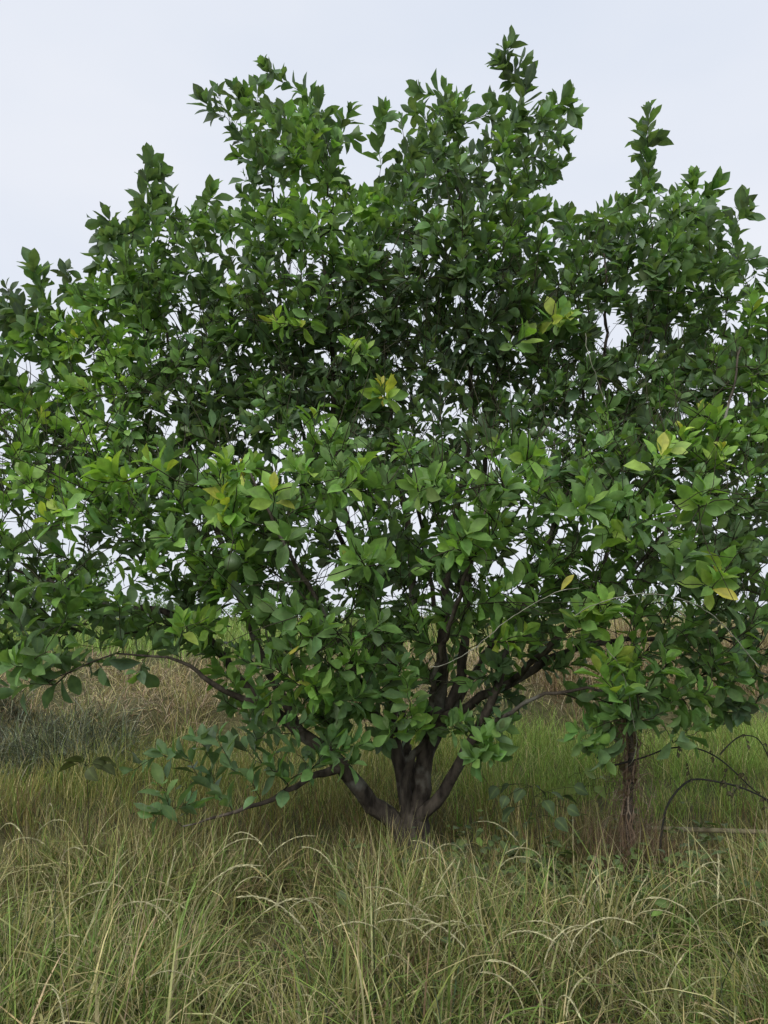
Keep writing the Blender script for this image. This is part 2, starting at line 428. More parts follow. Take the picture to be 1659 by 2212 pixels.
def light_field(px, py):
    """0 mature dark leaf .. 1 young light leaf, with backlight and crown shade painted in"""
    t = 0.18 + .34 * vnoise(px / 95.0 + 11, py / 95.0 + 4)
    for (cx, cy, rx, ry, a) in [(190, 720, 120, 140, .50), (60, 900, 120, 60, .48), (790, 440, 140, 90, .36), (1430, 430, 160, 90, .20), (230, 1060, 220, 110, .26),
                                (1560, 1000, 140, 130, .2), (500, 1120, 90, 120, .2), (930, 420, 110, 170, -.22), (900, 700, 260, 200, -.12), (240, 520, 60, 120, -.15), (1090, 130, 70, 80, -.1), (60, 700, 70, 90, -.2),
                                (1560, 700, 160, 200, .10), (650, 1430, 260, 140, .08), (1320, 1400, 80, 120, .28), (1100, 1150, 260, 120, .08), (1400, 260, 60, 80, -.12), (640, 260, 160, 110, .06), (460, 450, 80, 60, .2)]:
        t = t + a * np.exp(-((px - cx) / rx) ** 2 - ((py - cy) / ry) ** 2)  # negative spots paint in backlit tops and the self-shaded middle
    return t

# shoots placed one by one: (x, y, lightness, depth fraction -1 front .. 1 back, up-ness)
HAND = []
for q in [  # spires of the outline, some tinted dark to paint in backlight
    (1100, 100, .12, 0), (1085, 135, .12, 0), (1130, 140, .1, 0), (1105, 165, .12, .1), (1140, 165, .1, 0), (1070, 215, .15, 0),
    (575, 145, .3, 0), (600, 165, .25, 0), (560, 185, .3, .1), (470, 200, .08, 0), (440, 215, .08, 0), (505, 195, .15, 0), (530, 200, .3, 0),
    (690, 215, .35, 0), (660, 205, .35, 0), (755, 240, .3, 0), (768, 295, .3, 0),
    (325, 345, .2, 0), (345, 375, .18, 0), (310, 385, .2, 0), (330, 425, .15, 0), (360, 430, .15, 0), (310, 450, .15, 0),
    (235, 470, .12, 0), (255, 490, .1, 0), (220, 500, .12, 0), (460, 415, .45, 0), (445, 440, .4, 0),
    (70, 575, .35, 0), (88, 590, .35, 0), (95, 640, .25, 0), (35, 655, .05, .2), (20, 690, .05, .2), (60, 700, .05, .2), (205, 570, .2, 0),
    (1400, 240, .2, 0), (1390, 275, .2, 0), (1415, 300, .2, 0), (1385, 320, .22, 0), (1405, 345, .25, 0),
    (905, 195, .3, 0), (960, 190, .32, 0), (1010, 205, .3, 0), (830, 240, .35, 0), (820, 285, .3, 0), (1220, 210, .4, 0), (1235, 245, .35, 0), (1215, 300, .35, 0), (1220, 350, .35, 0), (1190, 225, .4, 0),
    (1545, 400, .35, 0), (1500, 390, .4, 0), (1605, 430, .2, .1), (1620, 455, .2, .1), (1585, 500, .3, 0), (1630, 565, .3, 0), (1590, 540, .3, 0)]:
    HAND.append((q[0], q[1], q[2], q[3], 1.0, 3))
for q in [  # light rosettes on the front of the crown
    (480, 1075, .9), (480, 1120, .98), (510, 1115, .95), (590, 1065, 1.12), (825, 835, 1.2), (835, 862, 1.1), (660, 1395, .92), (640, 1475, .85), (680, 1480, .8), (430, 1350, .85), (395, 1345, .8), (460, 1365, .8),
    (1130, 1370, .82), (1090, 1385, .7), (1310, 1305, .85), (1290, 1340, .75), (1330, 1420, .72), (1350, 1440, .7), (1300, 1450, .7), (1565, 1225, 1.1), (1545, 1260, .9), (890, 1550, .7), (905, 1575, .65), (600, 695, .7), (645, 705, .65), (755, 745, .75), (790, 760, .5),
    (475, 1275, .75), (1200, 690, .7), (1230, 685, .72), (1135, 725, .6), (1520, 895, .85), (1545, 905, .8), (1430, 985, .95), (1445, 960, .7), (1470, 930, .7), (230, 1015, .7), (260, 1040, .68), (200, 1040, .65), (320, 1000, .6), (130, 1105, .72), (170, 1110, .65), (100, 1120, .6),
    (470, 1010, .5), (490, 1000, .55), (640, 1020, .55), (670, 1030, .5), (680, 905, .6), (720, 940, .55), (745, 950, .45), (880, 970, .3), (780, 1010, .5), (760, 1050, .5), (800, 1050, .48), (720, 1060, .5), (940, 1040, .45), (900, 1055, .45), (980, 1050, .45),
    (1050, 1040, .4), (1090, 1050, .4), (1150, 985, .55), (1170, 1000, .55), (1120, 1000, .5), (1000, 1180, .65), (970, 1190, .6), (1030, 1190, .55), (790, 1205, .55), (760, 1215, .5), (830, 1220, .4), (1010, 1150, .4), (1080, 1150, .4), (1060, 1100, .4),
    (600, 1310, .3), (570, 1320, .3), (530, 1310, .35), (640, 1330, .25), (610, 1160, .45), (920, 1230, .4), (1060, 1290, .5), (1090, 1280, .5), (1170, 1240, .45), (1200, 1210, .4), (1130, 1260, .4), (1270, 1090, .5), (1240, 1100, .5), (1310, 1080, .45), (1350, 1150, .5), (1420, 1110, .4), (1530, 1060, .5), (1510, 1090, .45), (1480, 1200, .2), (1450, 1230, .2),
    (330, 1225, .5), (300, 1240, .55), (360, 1160, .4), (390, 1180, .4), (490, 1210, .4), (450, 1230, .4), (180, 1270, .45), (150, 1300, .45), (120, 1250, .4), (250, 1290, .4), (60, 1260, .3), (40, 1330, .3), (20, 1430, .4), (60, 1430, .35), (100, 1400, .3), (160, 1390, .3),
    (760, 1400, .45), (790, 1430, .5), (740, 1450, .5), (820, 1350, .35), (860, 1430, .3), (880, 1480, .3), (700, 1350, .35), (720, 1520, .3), (780, 1500, .3), (620, 1400, .3), (580, 1430, .3), (560, 1490, .25), (520, 1420, .3), (600, 1560, .2), (660, 1560, .2), (720, 1590, .25), (740, 1620, .3), (780, 1610, .25), (840, 1580, .3), (690, 1640, .2), (760, 1650, .25),
    (1045, 1600, .35), (1020, 1640, .35), (1060, 1640, .3), (1080, 1580, .2), (1000, 1560, .25), (1250, 1580, .35), (1290, 1600, .3), (1270, 1620, .35), (1310, 1640, .25), (1440, 1430, .45), (1400, 1490, .3), (1480, 1480, .3), (1530, 1490, .45), (1500, 1560, .35), (1520, 1575, .3), (1460, 1600, .3), (1380, 1560, .3), (1350, 1500, .4), (1330, 1530, .35), (1430, 1540, .2), (1550, 1420, .2), (1600, 1400, .25), (1640, 1330, .3), (1220, 1370, .4), (1250, 1330, .5)]:
    HAND.append((q[0], q[1], q[2], -1.0, 0.7, 1))
for q in [(107, 1478, .3), (60, 1470, .3), (180, 1425, .3), (250, 1395, .3), (30, 1500, .3), (300, 1450, .2), (370, 1400, .25), (215, 1450, .2), (140, 1440, .3), (330, 1390, .3), (80, 1440, .35), (350, 1630, .2), (285, 1665, .15), (345, 1700, .4), (365, 1740, .3), (400, 1735, .25), (440, 1690, .2), (455, 1640, .2), (515, 1610, .2), (420, 1600, .15), (540, 1700, .3), (590, 1660, .3), (640, 1620, .25), (500, 1660, .25),
          (560, 1640, .2), (480, 1730, .3), (620, 1690, .3), (330, 1760, .25), (600, 1600, .2), (395, 1640, .15), (660, 1660, .25), (470, 1590, .2), (540, 1560, .2)]:
    HAND.append((q[0], q[1], q[2], -0.62, 0.45, 2))

def front_fac(py):
    py = np.asarray(py, float)
    return .85 - .50 * sstep(480, 760, py) + .65 * sstep(880, 1080, py)

def half_depth(px, py):
    d = edge_dist(px, py) * 0.0032
    return np.clip(0.16 + 1.05 * np.sqrt(d) * 0.95, 0.16, 1.45)

tips = []       # position, light, upness, kind(0 crown,1 rosette,2 droop), px, py, frac
for (px, py, t, fr, up, k) in HAND:
    if k == 2:
        Y = -0.62 + random.uniform(-.12, .12)
    else:
        h = float(half_depth(np.array([px * 1.0]), np.array([py * 1.0]))[0])
        if k == 1:
            h = min(max(h, 0.85), 1.3) if py > 980 else min(h, 1.3) * float(front_fac(py)) + .12
            if py > 1540: h = min(h, .75)
            Y = -h * random.uniform(.92, 1.05)
        else:
            Y = fr + random.uniform(-.12, .15)
    tips.append((at(px, py, Y), (min(t + .16, .80) if k == 1 and t < .9 else t), up, k, px, py, fr))  # rosette tint raised: young leaves, with their lit tops painted in

cnt = 0
grid = [tp[0] for tp in tips]
NT = 2800
cand_n = 42000
cpx = rng.uniform(-360, 2060, cand_n); cpy = rng.uniform(190, 1650, cand_n)
ok = inside(cpx, cpy)
ce = edge_dist(cpx, cpy); ch = half_depth(cpx, cpy)
cl = light_field(cpx, cpy)
GP = np.zeros((6000, 3)); GP[:len(grid)] = grid; ng = len(grid)
for j in np.nonzero(ok)[0]:
    if cnt >= NT: break
    px, py = cpx[j], cpy[j]
    if ce[j] < 14: continue
    keep = 1.0
    for (gx, gy, rx, ry, kp) in GAPS:
        if ((px - gx) / rx) ** 2 + ((py - gy) / ry) ** 2 < .8: keep = min(keep, kp ** .75)
    if random.random() > keep: continue
    u = random.random()
    if u < 0.50: fr = -random.uniform(.55, 1.0)
    elif u < 0.80: fr = random.uniform(.55, 1.0)
    else: fr = random.uniform(-.55, .55)
    if 840 < py < 1420 and fr > -0.3 and random.random() < (.15 if py < 980 else .42): continue
    if py > 1420 and fr > 0 and random.random() < 0.75: continue
    if py > 960 and fr < -.3 and 0 < px < 1660 and random.random() < (.22 if py < 1300 else .45): continue
    if (px < 0 or px > 1660) and random.random() < 0.45: continue
    p = at(px, py, fr * ch[j] * (float(front_fac(py)) * (.76 if py > 980 else 1) if fr < 0 else 1))
    lim = 0.085
    if np.min(np.sum((GP[:ng] - p) ** 2, 1)) < lim * lim: continue
    GP[ng] = p; ng += 1; cnt += 1
    light = cl[j] + random.gauss(0, .10) + (-.04 if fr < -.5 else -.16) + ((.10 if fr < -.5 else -.05) if py > 950 else 0)  # filler leaves tinted darker, most at the back: crown shade put into colour
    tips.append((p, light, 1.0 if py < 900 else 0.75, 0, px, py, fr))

# deeper shoots that close the shaded middle of the crown
m_px = rng.uniform(-60, 1720, 900); m_py = rng.uniform(560, 1060, 900)
for px, py in zip(m_px, m_py):
    if any(((px - gx) / rx) ** 2 + ((py - gy) / ry) ** 2 < .6 and kp < .3 for gx, gy, rx, ry, kp in GAPS): continue
    h = float(half_depth(np.array([px]), np.array([py]))[0])
    p = at(px, py, random.uniform(.1, .95) * h)
    if np.min(np.sum((GP[:ng] - p) ** 2, 1)) < .085 ** 2: continue
    GP[ng] = p; ng += 1
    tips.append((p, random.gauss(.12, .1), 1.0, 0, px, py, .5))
    if ng > len(grid) + NT + 420: break

# ---- connect the tips to the stems
AXIS = np.array([0.15, 0.15])
NP = np.zeros((90000, 3)); ND = np.zeros((90000, 3)); nn = len(nodes_P)
NP[:nn] = nodes_P; ND[:nn] = nodes_D
LP = np.array(nodes_P)
order = sorted(range(len(tips)), key=lambda k: float(np.min(np.sum((LP - tips[k][0]) ** 2, 1))))
chains = []     # (ids incl. parent, tip index)
shoot_paths = {}
tip_limb_ends = set(ids[-1] for ids, _ in limb_chains)
par_arr = list(nodes_par)
for k in order:
    p, light, up, kind, px, py, fr = tips[k]
    out = np.array([p[0] - AXIS[0], p[1] - AXIS[1], 0.0]); ol = np.linalg.norm(out); out = out / (ol + 1e-6)
    if kind == 2:
        e = nrm(np.array([-0.7, -0.35, 0.35]) + rng.normal(0, .3, 3))
    else:
        hz = 0.25 if py < 500 else (0.45 if py < 1000 else 0.6)
        e = nrm(np.array([0, 0, up]) + out * hz * .75 * min(1, ol / 1.0) + rng.normal(0, .12 if py < 900 else .17, 3))
    v = p - NP[:nn]
    d = np.linalg.norm(v, axis=1) + 1e-6
    cosd = np.einsum('ij,ij->i', v, ND[:nn]) / d
    cost = d * (1.25 - 0.35 * cosd) + 0.55 * np.maximum(0, NP[:nn, 2] - p[2] + 0.05) * (0.2 if kind == 2 else 1)
    if py < 900: cost = cost + (1.3 if kind == 3 else .5) * np.hypot(v[:, 0], v[:, 1])
    cost[d < 0.10] += 0.5
    b = int(np.argmin(cost))
    q = NP[b]; dq = ND[b]
    L = np.linalg.norm(p - q)
    t0 = nrm(nrm(p - q) * 0.75 + dq * 0.5) * L * 0.9
    t1 = e * L * 0.8
    m = max(4, int(L / 0.09))
    tt = np.linspace(0, 1, m + 1)[:, None]
    H = (2 * tt ** 3 - 3 * tt ** 2 + 1) * q + (tt ** 3 - 2 * tt ** 2 + tt) * t0 + (-2 * tt ** 3 + 3 * tt ** 2) * p + (tt ** 3 - tt ** 2) * t1
    H[1:-1] += rng.normal(0, 0.008, (m - 1, 3))
    ids = [b]
    for s in range(1, m + 1):
        NP[nn] = H[s]; ND[nn] = nrm(H[s] - H[s - 1]); par_arr.append(ids[-1]); ids.append(nn); nn += 1
    chains.append((ids, k)); shoot_paths[k] = H
# pipe model radii
area = np.zeros(nn)
child = np.zeros(nn)
leafend = [ids[-1] for ids, _ in chains]
area[leafend] = 0.0021 ** 2.2
for k in range(nn - 1, -1, -1):
    if area[k] == 0: area[k] = 0.002 ** 2.2
    if k < len(par_arr) and par_arr[k] >= 0 and par_arr[k] < k:
        area[par_arr[k]] += area[k] * 0.92
rad = area ** (1 / 2.2)

# ---- trunk and limbs as meshes
inv0 = -TREE0
base = at(884, 1850, 0.0); base[2] = float(height(base[0], base[1]))
tb = Tubes()
tp_ = at(888, 1765, 0.0)
tr_pts = [np.array([base[0] + .01, 0, base[2] - .12]), np.array([base[0] + .01, 0, base[2]]), at(884, 1822, 0), at(886, 1795, 0), at(889, 1768, 0), at(890, 1745, 0)]
S = spline(np.array([[*p, r] for p, r in zip(tr_pts, [.185, .165, .142, .132, .112, .06])]), 0.04)
tb.add(S[:, :3] + inv0, S[:, 3], 18, 0.14)
tb.build('trunk', M_BARK, tree)
limb_rad = {}
for ids, rr in limb_chains:
    t = Tubes()
    P = NP[ids] + inv0
    t.add(P, rr, 10 if rr[0] > .03 else 8, 0.12)
    t.build('limb', M_BARK, tree)

big = []; tw = Tubes(); twn = 0
for ids, k in chains:
    rr = np.minimum(np.maximum(rad[ids], 0.0022), 0.02)
    rr[0] = rr[1]
    P = NP[ids] + inv0
    if rr[0] > 0.0085 and len(big) < 120:
        t = Tubes(); t.add(P, rr, 6, 0.1); big.append(t)
    else:
        tw.add(P, rr, 4 if rr[0] > .004 else 3)
# fine bare twigs inside the crown
crown_nodes = np.arange(n_limb_nodes // 3, nn)
tk = rng.choice(crown_nodes, 5600)
_v = NP[tk] - CAM; _z = _v @ FW
_px = 829.5 + FPX * (_v @ RT) / _z; _py = 1106 - FPX * (_v @ UPV) / _z
tk = tk[inside(_px, _py) & (edge_dist(_px, _py) > np.where(_py < 850, 190, 110))]
for k in tk:
    p = NP[k]
    px, py, z = proj(p)
    if py > 1560 or p[2] < .9: continue
    d = nrm(ND[k] * .5 + np.array([0, 0, .5]) + rng.normal(0, .55, 3))
    L = rng.uniform(.14, .5)
    bnd = rng.normal(0, .25, 3)
    s = np.linspace(0, 1, 5)[:, None]
    P = p + d * L * s + bnd * L * s * s + rng.normal(0, .006, (5, 3)) * (s > 0)
    tw.add(P + inv0, np.linspace(.0042, .0018, 5), 3)
for t in big: t.build('branch', M_TWIG, tree)
o = tw.build('twigs', M_TWIG, tree); o['kind'] = 'stuff'

# ---- leaves
ROW_T = np.array([0, .10, .26, .46, .66, .84, 1.0])
ROW_W = np.array([0.03, .14, .36, .52, .52, .30, 0])
def leaf_shape(droop, fold, wave, wfac=0.92, seed=0):
    r = np.random.default_rng(seed)
    mid = []; lf = []; rt = []
    for t, w in zip(ROW_T, ROW_W):
        ang = droop * t
        y = (math.sin(ang) / droop) if abs(droop) > 1e-3 else t
        z = -(1 - math.cos(ang)) / droop if abs(droop) > 1e-3 else 0
        mid.append((0, y, z))
        ww = w * 0.5 * wfac * 1.0
        dz = ww * fold
        lf.append((-ww, y, z + dz + wave * r.normal() * .03))
        rt.append((ww, y, z + dz + wave * r.normal() * .03))
    n = len(ROW_T)
    Vv = np.array(mid + lf[:-1] + rt[:-1])
    F4 = []; F3 = []
    L0, R0 = n, n + n - 1
    for k in range(n - 2):
        F4.append((k, k + 1, L0 + k + 1, L0 + k)); F4.append((k + 1, k, R0 + k, R0 + k + 1))
    k = n - 2
    F3.append((k, k + 1, L0 + k)); F3.append((k + 1, k, R0 + k))
    ribv = np.concatenate([np.ones(n), np.zeros(2 * (n - 1))])
    return Vv, np.array(F4), np.array(F3), ribv
SHAPES = [leaf_shape(d, f, w, wf, s) for s, (d, f, w, wf) in enumerate([(.15, .35, .6, .86), (.45, .30, .8, .92), (.75, .45, .8, .86), (.3, .6, .6, .88), (-.3, .4, .7, .85), (.6, .15, 1.2, .96)])]
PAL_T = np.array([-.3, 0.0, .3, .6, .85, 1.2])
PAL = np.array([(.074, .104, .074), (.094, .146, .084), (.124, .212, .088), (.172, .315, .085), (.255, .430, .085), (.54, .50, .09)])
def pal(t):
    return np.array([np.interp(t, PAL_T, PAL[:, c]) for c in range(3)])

leaves = []     # pos, Rmat(3x3 cols x y z scaled), shape, t
def add_leaf(pos, d, nvec, L, t, shp=None, wf=1.0):
    d = nrm(d); nvec = nvec - (nvec @ d) * d
    nvec = nrm(nvec); x = np.cross(d, nvec)
    leaves.append((pos, np.stack([x * L * wf, d * L, nvec * L], 1), random.randrange(len(SHAPES)) if shp is None else shp, t))

UP = np.array([0, 0, 1.0])
for k, H in shoot_paths.items():
    p, light, up, kind, px, py, fr = tips[k]
    seg = np.linalg.norm(np.diff(H, axis=0), axis=1); cum = np.concatenate([[0], np.cumsum(seg)]); tot = cum[-1]
    if kind == 1: n = random.randint(8, 12); ls = random.uniform(.10, .20); size = random.uniform(.105, .132)
    elif kind == 3: n = random.randint(10, 15); ls = random.uniform(.20, .34); size = random.uniform(.110, .135)
    elif kind == 2: n = random.randint(5, 8); ls = random.uniform(.15, .28); size = random.uniform(.105, .135)
    else: n = random.randint(7, 14); ls = random.uniform(.14, .36); size = random.uniform(.085, .116)
    ls = min(ls, tot * .8)
    a0 = random.uniform(0, 6.28)
    for i in range(n):
        f = i / (n - 1)                       # 0 at the tip
        s = tot - ls * f ** 1.25
        pos = np.array([np.interp(s, cum, H[:, c]) for c in range(3)])
        q2 = np.array([np.interp(max(0, s - .03), cum, H[:, c]) for c in range(3)])
        st = nrm(pos - q2)
        ref = nrm(np.cross(st, np.array([.3, .9, .2]))); ref2 = np.cross(st, ref)
        az = a0 + i * 2.39996 + random.gauss(0, .25)
        rdl = ref * math.cos(az) + ref2 * math.sin(az)
        phi = R(15 + 40 * min(1, f * 1.4) + random.gauss(0, 9))
        if kind == 1: phi += R(16)
        if kind == 3: phi *= .85
        d = st * math.cos(phi) + rdl * math.sin(phi)
        d = d + np.array([0, 0, (.36 if kind in (1, 2) else .16) - .14 * f])
        nv = st * math.sin(phi) - rdl * math.cos(phi) + UP * .25 + rng.normal(0, .20, 3)
        L = size * (0.72 + 0.5 * min(1, f * 2.2)) * random.uniform(.72, 1.18)
        if i == 0: L *= .8
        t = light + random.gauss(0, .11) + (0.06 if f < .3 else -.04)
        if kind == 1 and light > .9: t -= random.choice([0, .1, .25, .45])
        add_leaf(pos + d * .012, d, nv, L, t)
# scattered single leaves on inner twigs
for k in rng.choice(np.arange(n_limb_nodes, nn), 900):
    px, py, z = proj(NP[k])
    if py > 1600: continue
    d = nrm(ND[k] * .3 + rng.normal(0, .7, 3) + np.array([0, 0, -.1]))
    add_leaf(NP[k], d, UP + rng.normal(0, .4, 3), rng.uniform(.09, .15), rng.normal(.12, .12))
# one yellow leaf about to fall
add_leaf(at(1212, 1275, -1.0), np.array([.55, -.1, .8]), np.array([-.5, -.8, .3]), .12, 1.2, 1, .7)
n_yellow = len(leaves) - 1

# choose the 300 leaves that show largest as objects of their own
LPos = np.array([l[0] + l[1][:, 1] * .5 for l in leaves]); LM = np.array([l[1] for l in leaves])
dv = LPos - CAM; zz = dv @ FW
lpx = 829.5 + FPX * (dv @ RT) / zz; lpy = 1106 - FPX * (dv @ UPV) / zz
Ln = np.linalg.norm(LM[:, :, 1], axis=1)
nrmz = LM[:, :, 2] / np.linalg.norm(LM[:, :, 2], axis=1)[:, None]
facing = np.abs(np.einsum('ij,ij->i', nrmz, dv / np.linalg.norm(dv, axis=1)[:, None]))
parea = facing * (Ln * FPX / zz) ** 2
cx = (lpx // 26).astype(int); cy = (lpy // 26).astype(int)
best = {}
for j in range(len(leaves)):
    key = (cx[j], cy[j])
    if key not in best or zz[j] < zz[best[key]]: best[key] = j
front = [j for j in best.values() if 20 < lpx[j] < 1640 and 40 < lpy[j] < 1800]
front.sort(key=lambda j: -parea[j])
chosen = set(front[:299]) | {n_yellow}

lib = {}
def leaf_mesh(shp, tq):
    key = (shp, tq)
    if key not in lib:
        Vv, F4, F3, rb = SHAPES[shp]
        lib[key] = np_mesh('leaf', Vv, [F4, F3], np.tile(pal(tq * .1), (len(Vv), 1)), rb)
        lib[key].materials.append(M_LEAF)
    return lib[key]
for j in chosen:
    pos, Mx, shp, t = leaves[j]
    o = link('leaf', leaf_mesh(shp, int(round(t * 10))), None, tree)
    m4 = Matrix.Identity(4)
    for r_ in range(3):
        for c_ in range(3): m4[r_][c_] = Mx[r_, c_]
        m4[r_][3] = pos[r_] - TREE0[r_]
    o.matrix_local = m4
    if j == n_yellow: o['label'] = 'pale yellow leaf about to fall'

def merge_leaves(items, origin, jitter=.10):
    Vs, F4s, F3s, Cs, Rb = [], [], [], [], []; off = 0
    for s in range(len(SHAPES)):
        it = [x for x in items if x[2] == s]
        if not it: continue
        Vv, F4, F3, rb = SHAPES[s]; n = len(it); nv = len(Vv)
        Ms = np.array([x[1] for x in it]); Ps = np.array([x[0] for x in it]) - origin
        W = np.einsum('nij,vj->nvi', Ms, Vv) + Ps[:, None]
        Vs.append(W.reshape(-1, 3))
        o_ = off + np.arange(n)[:, None, None] * nv
        F4s.append((F4[None] + o_).reshape(-1, 4)); F3s.append((F3[None] + o_).reshape(-1, 3))
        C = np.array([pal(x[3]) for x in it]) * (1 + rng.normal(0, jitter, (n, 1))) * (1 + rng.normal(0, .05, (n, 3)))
        Cs.append(np.repeat(np.clip(C, .008, 1), nv, 0)); Rb.append(np.tile(rb, n)); off += n * nv
    return np.concatenate(Vs), [np.concatenate(F4s), np.concatenate(F3s)], np.concatenate(Cs), np.concatenate(Rb)
Vv, FF, CC, RB = merge_leaves([leaves[j] for j in range(len(leaves)) if j not in chosen], TREE0)
o = link('crown', np_mesh('crown', Vv, FF, CC, RB), M_LEAF, tree); o['kind'] = 'stuff'
print('leaves', len(leaves), 'tips', len(tips), 'nodes', nn, 'branches', len(big))

# ---- green fruits hanging in the crown
def fruit_material():
    m, n, l = new_mat('green_fruit_skin')
    out = n.new('ShaderNodeOutputMaterial'); bs = n.new('ShaderNodeBsdfPrincipled')
    no = n.new('ShaderNodeTexNoise'); no.inputs['Scale'].default_value = 60
    tc = n.new('ShaderNodeTexCoord'); l.new(tc.outputs['Object'], no.inputs['Vector'])
    rp = n.new('ShaderNodeValToRGB')
    rp.color_ramp.elements[0].color = (.045, .085, .03, 1); rp.color_ramp.elements[1].color = (.085, .14, .045, 1)
    l.new(no.outputs[0], rp.inputs[0]); l.new(rp.outputs[0], bs.inputs['Base Color'])
    bp = n.new('ShaderNodeBump'); bp.inputs['Strength'].default_value = .3; bp.inputs['Distance'].default_value = .002
    l.new(no.outputs[0], bp.inputs['Height']); l.new(bp.outputs[0], bs.inputs['Normal'])
    bs.inputs['Roughness'].default_value = .45
    l.new(bs.outputs[0], out.inputs[0])
    return m
M_FRUIT = fruit_material()
prof = [(0, -.5), (.22, -.47), (.40, -.33), (.48, -.12), (.47, .08), (.36, .28), (.22, .43), (.11, .54), (.05, .60), (0, .61)]
ns = 14
FV = [np.array([[r * math.cos(a) , r * math.sin(a), z] for a in np.arange(ns) * 2 * math.pi / ns]) for r, z in prof]
fi = np.arange(len(prof) - 1)[:, None] * ns + np.arange(ns)[None]; fj = np.arange(len(prof) - 1)[:, None] * ns + ((np.arange(ns) + 1) % ns)[None]
fme = np_mesh('fruit', np.concatenate(FV), [np.stack([fi, fj, fj + ns, fi + ns], -1).reshape(-1, 4)])
st = Tubes(); st.add(np.array([[0, 0, .58], [.02, 0, .75], [.05, .02, 1.0]]), [.03, .025, .03], 5)
sme = st.build('stalk', M_TWIG).data
bpy.data.objects.remove(bpy.data.objects['stalk'])
for px, py, Y, dm in [(1520, 1138, -1.02, .095), (503, 1215, -1.06, .10), (1151, 936, -.5, .065), (1177, 932, -.5, .062), (1495, 1096, -.6, .075), (1120, 905, -.2, .06)]:
    f = link('fruit', fme, M_FRUIT, tree)
    f.location = Vector(at(px, py, Y) - TREE0); f.scale = (dm, dm, dm); f.rotation_euler = (random.uniform(-.2, .2), random.uniform(-.2, .2), random.uniform(0, 6))
    s = link('stalk', sme, M_TWIG, f)

# ------------------------------------------------------------------ grass
def blades(name, n, area, hrange, wrange, lean, bend, pal_fn, dens_fn=None, segs=4, zoff=0.0, label='', cat='grass', hfn=None):
    x0, x1, y0, y1 = area
    pts = []
    tot = 0
    while tot < n:
        x = rng.uniform(x0, x1, n * 3); y = rng.uniform(y0, y1, n * 3)
        vis = np.abs(x) < (y - CAM[1]) * 0.56 + 0.9
        if dens_fn is not None: vis &= rng.random(n * 3) < dens_fn(x, y)
        pts.append(np.stack([x[vis], y[vis]], 1)); tot += int(vis.sum())
    P = np.concatenate(pts)[:n]
    nt = max(1, n // 9); cen = P[:nt]; ti = rng.integers(0, nt, n)
    tm = rng.random(n) < .7
    P[tm] = (cen[ti] + rng.normal(0, .022 * (1 + (cen[ti][:, 1:] > 3) * 1.5), (n, 2)))[tm]
    x, y = P[:, 0], P[:, 1]; z = height(x, y) - 0.01 + zoff
    # tufts: pull blades together a little
    az = rng.uniform(0, 2 * math.pi, n)
    h = rng.uniform(*hrange, n) * (0.45 + 1.1 * sstep(.15, .85, vnoise(x * 2.1 + 9, y * 2.1)))
    h = h * (1 - .38 * np.exp(-((x - .15) / 1.3) ** 2 - ((y + .25) / .8) ** 2))
    if hfn is not None: h = h * hfn(x, y)
    w = rng.uniform(*wrange, n)
    th0 = np.abs(rng.normal(0, lean, n)); bd = np.abs(rng.normal(bend, bend * .5, n))
    dirx, diry = np.cos(az), np.sin(az)
    cx, cz = np.zeros(n), np.zeros(n)
    C = pal_fn(x, y, n)
    roll = rng.normal(0, .5, n)
    sx, sy = -diry * np.cos(roll), dirx * np.cos(roll); sz = np.sin(roll) * .6
    Vs = []
    for k in range(segs + 1):
        t = k / segs
        wd = w * (1 - t) ** .7 * .5 * (0.7 + 0.6 * min(1, t * 3)) if k < segs else w * 0
        px = x + dirx * cx; py = y + diry * cx; pz = z + cz
        if k < segs:
            Vs.append(np.stack([px - sx * wd, py - sy * wd, pz - sz * wd], 1)); Vs.append(np.stack([px + sx * wd, py + sy * wd, pz + sz * wd], 1))
        else:
            Vs.append(np.stack([px, py, pz], 1))
        th = th0 + bd * (t + .5 / segs)
        cx = cx + h / segs * np.sin(th); cz = cz + h / segs * np.cos(th)
    nv = 2 * segs + 1
    V = np.stack(Vs, 1)
    gz = height(V[:, :, 0], V[:, :, 1]) + .004
    V[:, 2:, 2] = np.maximum(V[:, 2:, 2], gz[:, 2:])
    b = np.arange(n)[:, None] * nv
    F4 = np.concatenate([np.concatenate([b + 2 * k, b + 2 * k + 1, b + 2 * k + 3, b + 2 * k + 2], 1) for k in range(segs - 1)])
    F3 = np.concatenate([b + 2 * segs - 2, b + 2 * segs - 1, b + 2 * segs], 1)
    C = np.repeat(np.clip(C, .01, .8), nv, 0)
    o = link(name, np_mesh(name, V.reshape(-1, 3), [F4, F3], C), M_GRASS)
    tag(o, label, cat, kind='stuff')
    return o

STRAW = np.array([.44, .40, .20]); OLIVE = np.array([.215, .210, .070]); GREEN = np.array([.140, .205, .050]); DARK = np.array([.060, .080, .040]); FRESH = np.array([.21, .31, .075]); BROWN = np.array([.16, .115, .065]); PINK = np.array([.34, .275, .19])
def mixcol(cols, wts, n):
    """cols (k,3); wts (n,k)"""
    wts = np.maximum(wts, 0); wts = wts / wts.sum(1, keepdims=True)
    c = np.cumsum(wts, 1); u = rng.random((n, 1))
    idx = (u > c).sum(1).clip(0, len(cols) - 1)
    return np.array(cols)[idx] * rng.uniform(.65, 1.35, (n, 1)) * (1 + rng.normal(0, .06, (n, 3)))

